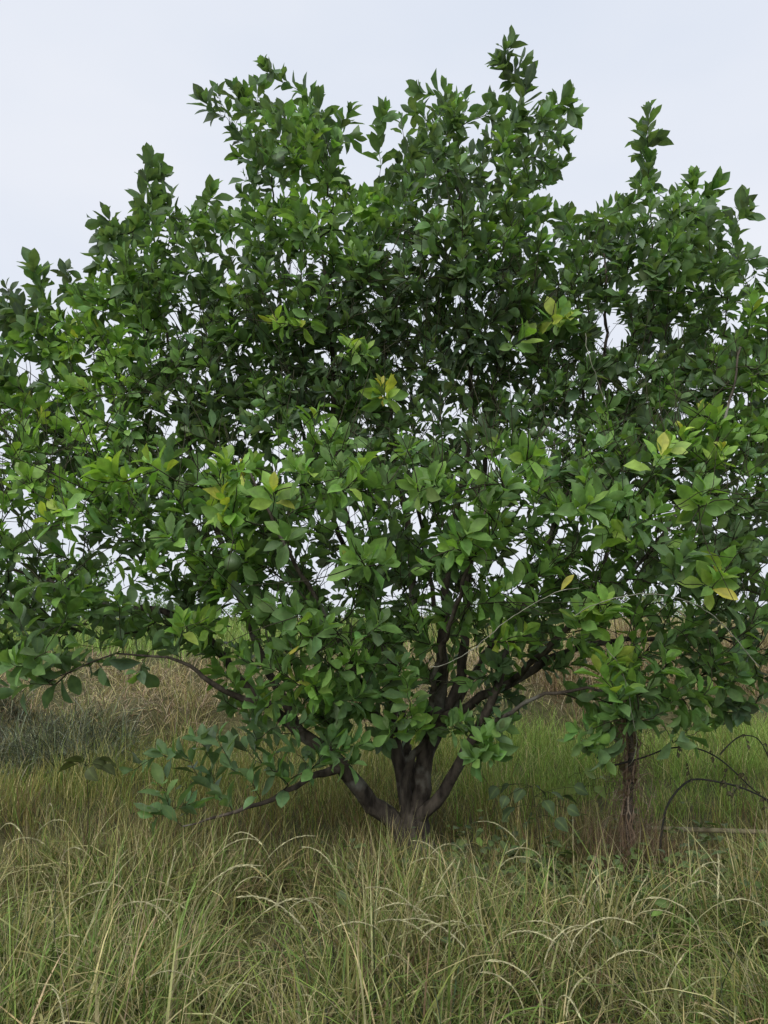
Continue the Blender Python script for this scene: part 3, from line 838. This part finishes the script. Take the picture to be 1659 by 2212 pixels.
def near_dens(x, y):
    hole = np.exp(-((x + .95) / .38) ** 2 - ((y + 1.75) / .16) ** 2)
    return (1 - .75 * hole) * (.35 + .65 * sstep(.25, .6, vnoise(x * 3.3 + 2, y * 3.3)))
def near_pal(x, y, n):
    gl = np.exp(-((x + 1.15) / .8) ** 2 - ((y + 2.1) / .8) ** 2)           # fresh green patch
    gr = sstep(.35, .7, vnoise(x * 1.3 + 5, y * 1.3))
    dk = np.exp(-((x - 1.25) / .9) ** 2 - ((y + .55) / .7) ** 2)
    br = np.exp(-((x + .25) / .9) ** 2 - ((y + 1.75) / .7) ** 2) + sstep(-1.4, -.7, y)      # dry brown thatch, plus crown shade painted in towards the trunk
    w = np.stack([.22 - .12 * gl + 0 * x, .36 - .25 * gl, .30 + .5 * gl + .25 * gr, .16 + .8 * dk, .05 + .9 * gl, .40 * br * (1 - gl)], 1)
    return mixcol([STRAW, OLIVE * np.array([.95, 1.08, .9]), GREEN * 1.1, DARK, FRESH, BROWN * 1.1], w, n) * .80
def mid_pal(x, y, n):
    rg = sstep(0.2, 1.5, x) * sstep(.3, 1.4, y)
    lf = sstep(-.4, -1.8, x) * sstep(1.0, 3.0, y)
    nt = 1 - sstep(.3, 1.6, y)  # browner and darker near the trunk: dry thatch plus painted crown shade
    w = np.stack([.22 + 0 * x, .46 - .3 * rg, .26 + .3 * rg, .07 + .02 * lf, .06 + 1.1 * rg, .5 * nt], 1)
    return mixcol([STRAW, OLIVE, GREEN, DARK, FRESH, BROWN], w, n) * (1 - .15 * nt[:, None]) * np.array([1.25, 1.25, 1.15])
def bank_pal(x, y, n):
    tp = sstep(.1, 1.0, vnoise(x * .9, y * .9))
    fc = np.exp(-((y - foot_y(x) - .35) / .45) ** 2)
    w = np.stack([.45 + 0 * x, .20 + .2 * tp, .10 + 0 * x, .22 + .5 * fc], 1)
    return mixcol([PINK, STRAW, OLIVE, BROWN], w, n) * 1.2
def plat_pal(x, y, n):
    w = np.stack([.02 + .45 * sstep(0, 2, x), .08 + .1 * sstep(0, 2, x), .45 + 0 * x, .8 * sstep(1, -1.5, x)], 1)
    return mixcol([STRAW, OLIVE, GREEN, FRESH], w, n)

G_LAB = 'foreground'
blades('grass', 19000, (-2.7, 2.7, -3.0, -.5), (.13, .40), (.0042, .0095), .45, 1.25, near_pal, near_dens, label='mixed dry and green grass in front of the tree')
blades('straw', 9000, (-2.7, 2.7, -2.75, -.3), (.22, .50), (.0022, .0040), .65, .6, lambda x, y, n: mixcol([STRAW, PINK, OLIVE], np.tile([.5, .1, .4], (n, 1)), n) * .85, label='thin dry straw crossing in the grass before the trunk')
blades('broad_grass', 6800, (-2.6, 2.6, -2.75, -.4), (.20, .50), (.006, .012), .5, 1.7, lambda x, y, n: mixcol([GREEN, FRESH, OLIVE, STRAW], np.tile([.32, .10, .32, .38], (n, 1)), n) * .88, segs=5, label='broad green grass blades bending over in the foreground')
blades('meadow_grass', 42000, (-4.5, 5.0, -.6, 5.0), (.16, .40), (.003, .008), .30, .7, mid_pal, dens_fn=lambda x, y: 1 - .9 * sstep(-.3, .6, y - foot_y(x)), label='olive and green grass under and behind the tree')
blades('bank_straw', 30000, (-7.5, 8.5, 2.6, 9.0), (.16, .42), (.004, .010), 1.0, 1.5, bank_pal, dens_fn=lambda x, y: sstep(-.4, .2, y - foot_y(x)) * (1 - sstep(1.9 + .9 * sstep(-1, 1, x), 2.6 + 1.2 * sstep(-1, 1, x), y - foot_y(x))), label='dry tan straw covering the low bank behind the tree')
blades('tall_dry_grass', 9000, (2.2, 8.5, 4.2, 8.0), (.5, .95), (.004, .010), .30, 1.5, bank_pal, dens_fn=lambda x, y: sstep(-.2, .5, y - foot_y(x)) * (1 - sstep(1.6, 2.6, y - foot_y(x))), segs=5, label='tall dry grass leaning over the bank right of the trunk')
blades('plateau_grass', 20000, (-14, 15, 4.8, 19), (.25, .6), (.008, .018), .3, .9, plat_pal, dens_fn=lambda x, y: sstep(1.7, 2.5, y - foot_y(x)), label='green grass growing on top of the bank')
blades('far_grass', 9000, (-45, 45, 18, 75), (.4, .9), (.03, .06), .3, .8, plat_pal, segs=3, label='far green grass beyond the bank towards the horizon')
blades('dark_grass_clump', 5200, (-5.0, -2.7, 2.3, 3.7), (.25, .6), (.006, .011), .35, 1.7, lambda x, y, n: mixcol([np.array([.085, .10, .062]), np.array([.04, .048, .034]), np.array([.26, .29, .20])], np.tile([.45, .25, .30], (n, 1)), n), segs=5, label='dark grey green drooping grass clump at the foot of the left bank')

# low leafy ground cover in the shade right of the trunk
gc = []
for _ in range(900):
    x = rng.normal(1.25, .62); y = rng.normal(-.75, .42)
    z = float(height(x, y)) + rng.uniform(.05, .26)
    a = rng.uniform(0, 6.28); d = np.array([math.cos(a), math.sin(a), rng.uniform(-.3, .4)])
    dd = nrm(d); nv = UP + rng.normal(0, .3, 3); nv = nrm(nv - (nv @ dd) * dd); L = rng.uniform(.05, .10)
    gc.append((np.array([x, y, z]), np.stack([np.cross(dd, nv) * L, dd * L, nv * L], 1), random.randrange(6), rng.normal(.18, .12)))
Vv, FF, CC, RB = merge_leaves(gc, np.zeros(3))
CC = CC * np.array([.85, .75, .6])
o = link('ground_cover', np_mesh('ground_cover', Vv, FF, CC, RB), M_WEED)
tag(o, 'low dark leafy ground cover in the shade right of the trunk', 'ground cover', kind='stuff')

# ------------------------------------------------------------------ nodding seed stalks
def stalk_proto(h, reach, spike):
    """side profile in the xz plane, rooted at the origin"""
    s = np.linspace(0, 1, 15)
    lean = .10 + .25 * reach
    th = lean + (s ** 2.2) * reach * 2.6
    ds = h / 14
    x = np.concatenate([[0], np.cumsum(np.sin(th) * ds)[:-1]]); z = np.concatenate([[0], np.cumsum(np.cos(th) * ds)[:-1]])
    P = np.stack([x, .012 * np.sin(s * 5) * s, z], 1)
    k0 = int(14 * (1 - spike))
    cu = Tubes(); cu.add(P[:k0 + 2], np.linspace(.0024, .0015, k0 + 2), 4, color=np.array([.30, .30, .15]))
    sp = Tubes()
    sp.add(P[k0:], np.linspace(.0012, .0006, len(P) - k0), 3, color=np.array([.34, .33, .19]))
    S = spline(P[k0:], .008)
    for q in range(len(S) - 1):
        T = nrm(S[q + 1] - S[q]); side = np.array([0, 1.0, 0]) * (1 if q % 2 else -1)
        nrmv = np.cross(T, side)
        d = nrm(T + side * random.uniform(.08, .26) + nrmv * random.uniform(-.2, .2))
        L = .021 * (1 - .35 * q / len(S)) * random.uniform(.7, 1.2)
        c = np.array([.46, .44, .26]) * random.uniform(.7, 1.2)
        sp.add(np.array([S[q], S[q] + d * L * .45, S[q] + d * L]), [.0012, .0030, .0009], 4, color=c)
        aw = nrm(d + T * .4 + rng.normal(0, .15, 3))
        sp.add(np.array([S[q] + d * L, S[q] + d * L + aw * .018]), [.0005, .0002], 3, color=c)
    return cu, sp
protos = []
for h, rc, spk in [(.72, 1.05, .38), (.60, .90, .40), (.80, 1.15, .34), (.52, .28, .34), (.66, .62, .36), (.78, 1.3, .40), (.50, .10, .32)]:
    cu, sp = stalk_proto(h, rc, spk)
    a = cu.build('culm', M_GRASS); b = sp.build('seed_head', M_GRASS)
    protos.append((a.data, b.data)); bpy.data.objects.remove(a); bpy.data.objects.remove(b)
STG = 'nodding seed stalks in the grass before the tree'
STL = {0: 'pale grass stalk arching over with a nodding seed head in the foreground grass', 1: 'pale grass stalk standing nearly upright with a narrow seed head in the foreground grass'}
def put_stalk(x, y, k, rz, sc):
    e = empty('grass_stalk', (x, y, float(height(x, y)) - .01), rz)
    e.scale = (sc, sc, sc)
    place = 'before the low left branch' if x < -.45 else ('before the trunk' if x < .75 else 'before the vine wrapped stem')
    habit = {3: 'nearly upright with a narrow seed head', 6: 'stiffly upright with a short seed head', 4: 'leaning with a half bent seed head', 5: 'bent right over with a hanging seed head'}.get(k, 'arching over with a nodding seed head')
    lab = 'pale grass stalk ' + habit + ', ' + place
    tag(e, lab, 'grass stalk', 'seed stalks ' + habit + ' ' + place)
    link('culm', protos[k][0], None, e); link('seed_head', protos[k][1], None, e)
def ground_at(px, py):
    d = ray(px, py); t = -CAM[2] / d[2]
    return CAM + d * t
for (px, py, k, face) in [(85, 1900, 0, 2.9), (250, 1960, 2, 3.0), (200, 2010, 3, 0), (345, 2020, 6, 1), (360, 2080, 4, .3), (470, 2060, 1, 2.8), (560, 2050, 1, .2), (660, 2000, 5, 3.1), (700, 2110, 0, .1), (780, 2010, 4, 2.9), (830, 1930, 1, .0), (870, 1960, 0, .4),
                          (905, 2060, 3, .4), (950, 2060, 6, .2), (965, 2100, 4, 3.3), (1000, 2130, 2, .2), (1060, 2090, 5, 3.0), (1100, 2060, 2, 3.2), (1130, 2140, 0, .1), (1190, 2080, 2, 2.9), (1260, 2060, 5, .1), (1340, 2080, 3, .6), (1390, 2100, 2, .1), (1360, 2110, 5, 3.4),
                          (1420, 2150, 2, .0), (1500, 2160, 0, 3.0), (1560, 2100, 3, 1.2), (1450, 2020, 1, .2), (1600, 2120, 5, 3.0), (1620, 2180, 2, .1), (60, 2040, 5, .0), (120, 2120, 2, .2), (30, 2150, 4, .3), (440, 2170, 0, .2), (580, 2180, 5, .3), (300, 2190, 2, 3.0),
                          (740, 2190, 4, 3.3), (830, 2190, 1, .3), (900, 2200, 5, .0), (1080, 2200, 4, 2.9), (1230, 2200, 1, .2), (1330, 2205, 0, 3.2), (520, 1960, 4, .1), (620, 1930, 1, 2.9), (1240, 1950, 1, 3.0), (1010, 1960, 4, 2.7), (410, 1930, 1, .2), (150, 1880, 1, 3.1), (1040, 1900, 1, .1), (1170, 1900, 4, 3.0)]:
    gpt = ground_at(px, py + 40)
    put_stalk(gpt[0], gpt[1], k, face + random.uniform(-.4, .4), random.uniform(.8, 1.1))
for _ in range(30):
    y = rng.uniform(-3.1, -2.0); x = rng.uniform(-1, 1) * ((y + 5.3) * .5 + .1)
    put_stalk(x, y, random.choice([0, 1, 2, 4, 5, 5, 3]), rng.uniform(0, 6.28), random.uniform(.5, .8))
for _ in range(20):
    y = rng.uniform(-2.5, -.4); x = rng.uniform(-1, 1) * ((y + 5.3) * .5 + .1)
    put_stalk(x, y, random.choice([0, 1, 2, 4, 5, 5, 3]), rng.uniform(0, 6.28), random.uniform(.65, 1.0))

# ------------------------------------------------------------------ other plants
def broad_leaf_shape(wf, droop, seed):
    global ROW_W
    old = ROW_W
    ROW_W = np.array([0.10, .62, .92, .88, .60, .30, 0])
    s = leaf_shape(droop, .2, .7, wf, seed)
    ROW_W = old
    return s
BL = [broad_leaf_shape(1.0, .5, 31), broad_leaf_shape(.85, .9, 32), broad_leaf_shape(.6, .3, 33)]
blib = {}
def broad_leaf(parent, pos, d, nv, L, shp, colr):
    key = (shp, colr)
    if key not in blib:
        Vv, F4, F3, rb = BL[shp]
        blib[key] = np_mesh('leaf', Vv, [F4, F3], np.tile(np.array(colr), (len(Vv), 1)), rb)
        blib[key].materials.append(M_WEED)
    d = nrm(d); nv = nrm(nv - (nv @ d) * d); x = np.cross(d, nv)
    o = link('leaf', blib[key], None, parent)
    m4 = Matrix.Identity(4); Mx = np.stack([x * L, d * L, nv * L], 1)
    loc = np.array(parent.location)
    for r_ in range(3):
        for c_ in range(3): m4[r_][c_] = Mx[r_, c_]
        m4[r_][3] = pos[r_] - loc[r_]
    o.matrix_local = m4

def weed(name, label, basepx, Y, toppx, leafspots, L, colr, cat='weed', r=.0035):
    b = at(basepx[0], basepx[1], Y); b[2] = float(height(b[0], b[1])) - .01
    e = empty(name, b); tag(e, label, cat)
    t = at(toppx[0], toppx[1], Y - .03)
    S = spline(np.array([b, b * .5 + t * .5 + np.array([.02, 0, .01]), t]), .05)
    st = Tubes(); st.add(S - b, np.linspace(r, r * .5, len(S)), 5)
    for (px, py, dy) in leafspots:
        p = at(px, py, Y + dy)
        a = S[int(np.argmin(np.linalg.norm(S - p, axis=1)))]
        st.add(spline(np.array([a, (a + p) / 2 + np.array([0, 0, .015]), p]), .03) - b, r * .4, 3)
        d = nrm(p - a) + np.array([rng.normal(0, .3), -.35, -.45])
        broad_leaf(e, p, d, np.array([rng.normal(0, .6), -.4 + rng.normal(0, .5), .9]), L * random.uniform(.8, 1.2), random.randrange(2), colr)
    st.build('stem', M_TWIG, e)
weed('broadleaf_weed', 'dark broad leaved weed standing in the grass right of the trunk', (1165, 1905), -.62, (1150, 1700), [(1075, 1700, 0), (1100, 1695, .05), (1130, 1705, -.05), (1160, 1700, 0), (1190, 1712, -.03), (1215, 1720, .02), (1225, 1745, -.05), (1095, 1720, -.08), (1175, 1730, -.08), (1240, 1700, 0), (1110, 1745, -.05), (1150, 1760, .03), (1200, 1770, -.06)], .10, (.05, .078, .034))
weed('young_weed', 'young weed with yellow green leaves in the grass behind the trunk', (1262, 1770), .7, (1250, 1655), [(1230, 1680, 0), (1262, 1668, 0), (1295, 1680, .05), (1285, 1700, -.05), (1240, 1700, -.04), (1215, 1700, 0)], .11, (.17, .24, .06))
weed('drooping_weed', 'slender weed with a tuft of drooping leaves left of the tree', (183, 1850), -.1, (186, 1655), [(165, 1650, 0), (178, 1645, -.03), (200, 1648, 0), (215, 1640, .03), (190, 1660, -.04), (222, 1655, .0)], .12, (.10, .12, .055))
weed('thin_weed', 'thin dark stemmed weed under the low left branch', (410, 1850), -.3, (402, 1690), [(392, 1700, 0), (415, 1712, 0), (405, 1735, -.03), (396, 1760, .02)], .07, (.08, .10, .045))

# ---- slender stem wrapped in dry vines
pb = at(1364, 1905, -.46); pb[2] = float(height(pb[0], pb[1])) - .02
post = empty('vine_wrapped_stem', pb)
tag(post, 'slender upright dead stem wrapped in dry brown vines right of the tree', 'dead stem')
core_pts = [pb, at(1362, 1830, -.46), at(1358, 1740, -.45), at(1364, 1650, -.46), at(1360, 1560, -.46), at(1352, 1480, -.45), at(1345, 1420, -.44)]
S = spline(np.array(core_pts), .04); S[1:, :2] += rng.normal(0, .004, (len(S) - 1, 2))
t = Tubes(); t.add(S - pb, np.linspace(.026, .015, len(S)), 9, .35); t.build('core', M_BARK, post)
for v in range(9):
    ph = rng.uniform(0, 6.28); tw_ = rng.uniform(3, 9) * random.choice([-1, 1]); u = np.linspace(0, 1, len(S))
    n2 = int(len(S) * rng.uniform(.55, 1))
    rr = .022 + .016 * rng.random() + .025 * (1 - u)
    Pv = S.copy(); Pv[:, 0] += rr * np.cos(ph + tw_ * u); Pv[:, 1] += rr * np.sin(ph + tw_ * u); Pv += rng.normal(0, .007, Pv.shape)
    t = Tubes(); t.add(Pv[:n2] - pb, rng.uniform(.003, .006), 5, .2); t.build('vine', M_DRYVINE, post)
tg = Tubes()
for _ in range(900):
    u = rng.random() ** 1.2; p = S[int(u * (len(S) - 1))] + rng.normal(0, .04 + .06 * (1 - u), 3) * np.array([1, 1, .6])
    d = nrm(rng.normal(0, .6, 3) + np.array([0, 0, -.4])); L = rng.uniform(.04, .16)
    p[2] = max(p[2], pb[2] + .03)
    Q = np.array([p, p + d * L * .5 + rng.normal(0, .012, 3), p + d * L + np.array([0, 0, -.2 * L])]); Q[:, 2] = np.maximum(Q[:, 2], pb[2] + .005)
    tg.add(Q - pb, [.0016, .0014, .0008], 3)
o = tg.build('dry_tendrils', M_DRYVINE, post); o['kind'] = 'stuff'
for _ in range(46):
    u = rng.random(); p = S[int(u * (len(S) - 1))] + rng.normal(0, .035, 3)
    p[2] = max(p[2], pb[2] + .06)
    broad_leaf(post, p, np.array([rng.normal(0, .7), rng.normal(0, .5), -.5]), np.array([rng.normal(0, .4), -1, .6]), rng.uniform(.03, .065), random.randrange(3), random.choice([(.10, .075, .045), (.16, .12, .075), (.07, .085, .04), (.09, .06, .035)]))
# dry brown weeds at its foot
blades('dry_weeds', 2200, (pb[0] - .32, pb[0] + .34, -.85, -.15), (.15, .5), (.002, .004), .25, .5, lambda x, y, n: mixcol([BROWN, np.array([.11, .075, .05]), PINK], np.tile([.5, .35, .15], (n, 1)), n), label='brown dry weeds around the vine wrapped stem', cat='dry weeds')

# ---- arching dark canes
def cane(label, pts, r, hang, Y0=-.30):
    P = np.array([at(px, py, Y) for px, py, Y in pts])
    b = P[0].copy()
    e = empty('bramble_cane', b); tag(e, label, 'bramble', 'dark bramble canes arching over the grass')
    S = spline(P, .03)
    t = Tubes(); t.add(S - b, np.linspace(r, r * .45, len(S)), 6, .15); t.build('stem', M_CANE, e)
    for (u, L, dx) in hang:
        p = S[int(u * (len(S) - 1))]
        Q = spline(np.array([p, p + np.array([dx * .5, -.02, .015]), p + np.array([dx, -.02, -L])]), .02)
        t = Tubes(); t.add(Q - b, .0018, 4); t.build('side_twig', M_CANE, e)
        for _ in range(5):
            q = Q[random.randrange(1, len(Q))]
            broad_leaf(e, q, np.array([rng.normal(0, .5), rng.normal(0, .4), -.8]), np.array([.2, -1, .4]), rng.uniform(.018, .04), 2, (.06, .05, .03))
cane('thick dark cane rising from the grass and arching to the right', [(1419, 1880, -.5), (1423, 1856, -.5), (1435, 1761, -.5), (1455, 1718, -.5), (1483, 1690, -.5), (1508, 1683, -.5), (1556, 1690, -.5), (1606, 1703, -.5), (1659, 1728, -.5), (1720, 1765, -.5), (1770, 1810, -.5)], .0085, [(.55, .10, .04), (.62, .06, -.05), (.7, .14, .03), (.42, -.10, -.03)])
cane('thin dark cane arching from the dead stem down to the right', [(1290, 1636, -.62), (1315, 1653, -.6), (1347, 1648, -.56), (1393, 1635, -.52), (1443, 1617, -.5), (1493, 1615, -.48), (1531, 1626, -.46), (1568, 1650, -.46), (1619, 1698, -.46), (1659, 1733, -.46), (1720, 1790, -.46), (1775, 1880, -.46)], .006, [(.12, .22, .01), (.32, .05, -.03), (.42, .07, .02), (.52, .08, -.09), (.55, .03, .05), (.6, .05, -.12)])
cane('short knobbly cane arching above the thin long cane', [(1555, 1630, -.40), (1575, 1608, -.38), (1600, 1590, -.36), (1625, 1590, -.36), (1641, 1600, -.36), (1655, 1625, -.36), (1670, 1670, -.36), (1685, 1780, -.36), (1690, 1870, -.36)], .0045, [(.2, .05, .03), (.35, .06, .02), (.45, .09, -.02)])

# ---- fallen bamboo pole
a = at(1395, 1789, -.02); b = at(1700, 1800, -.05); c = at(1850, 1815, -.08)
for p in (a, b, c): p[2] = max(p[2], float(height(p[0], p[1])) + .0)
e = empty('bamboo_pole', a); tag(e, 'pale bamboo pole lying in the grass behind the brambles', 'pole')
S = spline(np.array([a, b, c]), .05)
t = Tubes(); t.add(S - a, .015, 12); t.build('culm', M_BAMBOO, e)
dirp = nrm(c - a)
for u in (.22, .48, .75):
    p = S[int(u * (len(S) - 1))] - a
    t = Tubes(); t.add(np.array([p - dirp * .008, p, p + dirp * .008]), [.0155, .018, .0155], 12); t.build('node_ring', M_BAMBOO, e)

# ---- pale dry vine looping through the right of the crown
def dry_vine(label, pts, r):
    P = np.array([at(px, py, Y) for px, py, Y in pts])
    S = spline(P, .03); S += rng.normal(0, .002, S.shape)
    t = Tubes(); t.add(S, r, 4)
    o = t.build('dry_vine', M_GREYVINE); tag(o, label, 'vine', 'pale dry vines hanging on the tree')
dry_vine('pale dry vine looping across the right side of the crown', [(930, 1440, -1.12), (960, 1435, -1.15), (1010, 1410, -1.18), (1060, 1370, -1.2), (1110, 1330, -1.2), (1200, 1280, -1.2), (1250, 1270, -1.2)], .0022)
dry_vine('long pale dry vine arching over the lower right leaves', [(1240, 1330, -1.1), (1300, 1300, -1.15), (1370, 1285, -1.18), (1440, 1286, -1.18), (1500, 1305, -1.18), (1540, 1330, -1.15), (1580, 1370, -1.12), (1640, 1440, -1.1)], .0024)
dry_vine('thin dry vine hanging down before the vine wrapped stem', [(1310, 1400, -.9), (1345, 1450, -.9), (1365, 1540, -.85), (1375, 1600, -.8), (1368, 1640, -.75), (1350, 1660, -.62)], .002)
dry_vine('thin pale vine hanging straight down on the right of the crown', [(1265, 720, -.95), (1270, 760, -1.0), (1300, 850, -1.0), (1310, 880, -1.0)], .0018)

# ------------------------------------------------------------------ far bushes behind the bank
def far_bush(px, Y, w, hgt, light, label, name='bush'):
    c = at(px, 1334, Y); z0 = float(height(c[0], Y))
    e = empty(name, (c[0], Y, z0)); tag(e, label, 'bush', 'far bushes beyond the bank')
    t = Tubes()
    for _ in range(5):
        q = np.array([rng.normal(0, w * .25), rng.normal(0, w * .15), hgt * rng.uniform(.5, .8)])
        t.add(spline(np.array([[0, 0, -.05], q * .5 + rng.normal(0, .05, 3), q]), .3), np.linspace(.05, .015, len(spline(np.array([[0, 0, -.05], q * .5, q]), .3))) if False else .03, 5)
    t.build('trunk', M_BARK, e)
    its = []
    cl_ = [(rng.normal(0, w * .32), rng.normal(0, w * .2), hgt * rng.uniform(.3, .82), hgt * rng.uniform(.12, .24)) for _ in range(16)]
    for _ in range(1500):
        a_ = cl_[random.randrange(16)]
        p = np.array(a_[:3]) + nrm(rng.normal(0, 1, 3)) * a_[3] * rng.uniform(.6, 1.1)
        d = nrm(rng.normal(0, 1, 3)); nv = nrm(UP + rng.normal(0, .6, 3)); nv = nrm(nv - (nv @ d) * d); L = rng.uniform(.10, .2) * hgt / 2.2
        its.append((p, np.stack([np.cross(d, nv) * L, d * L, nv * L], 1), random.randrange(6), light + rng.normal(0, .1)))
    Vv, FF, CC, RB = merge_leaves(its, np.zeros(3))
    o = link('crown', np_mesh('crown', Vv, FF, CC, RB), M_LEAF, e); o['kind'] = 'stuff'
far_bush(40, 16, 4.0, 2.3, .25, 'dark far bush behind the left end of the crown')
far_bush(150, 24, 4.0, 2.0, .40, 'pale green far bush left beyond the straw bank')
far_bush(520, 30, 5.0, 1.5, .45, 'low light green far bush beyond the straw bank')
far_bush(760, 40, 6.0, 1.9, .35, 'low far bush seen behind the trunk')
far_bush(1280, 28, 6.0, 1.7, .35, 'low far bush behind the tall dry grass')
far_bush(1540, 22, 5.0, 1.8, .30, 'far bush behind the right end of the crown')
far_bush(330, 48, 7.0, 2.3, .30, 'wide far bush on the horizon behind the low left limb')
far_bush(930, 52, 7.0, 2.4, .32, 'wide far bush on the horizon behind the centre stems')
far_bush(1120, 60, 8.0, 3.0, .28, 'tallest far bush on the horizon right of the stems')
far_bush(1430, 45, 6.0, 2.4, .33, 'far bush on the horizon above the tall dry grass')
print('tris', sum(sum(len(p.vertices) - 2 for p in o.data.polygons) for o in bpy.data.objects if o.type == 'MESH' and o.name.startswith(('grass', 'crown', 'straw', 'mead', 'bank'))))
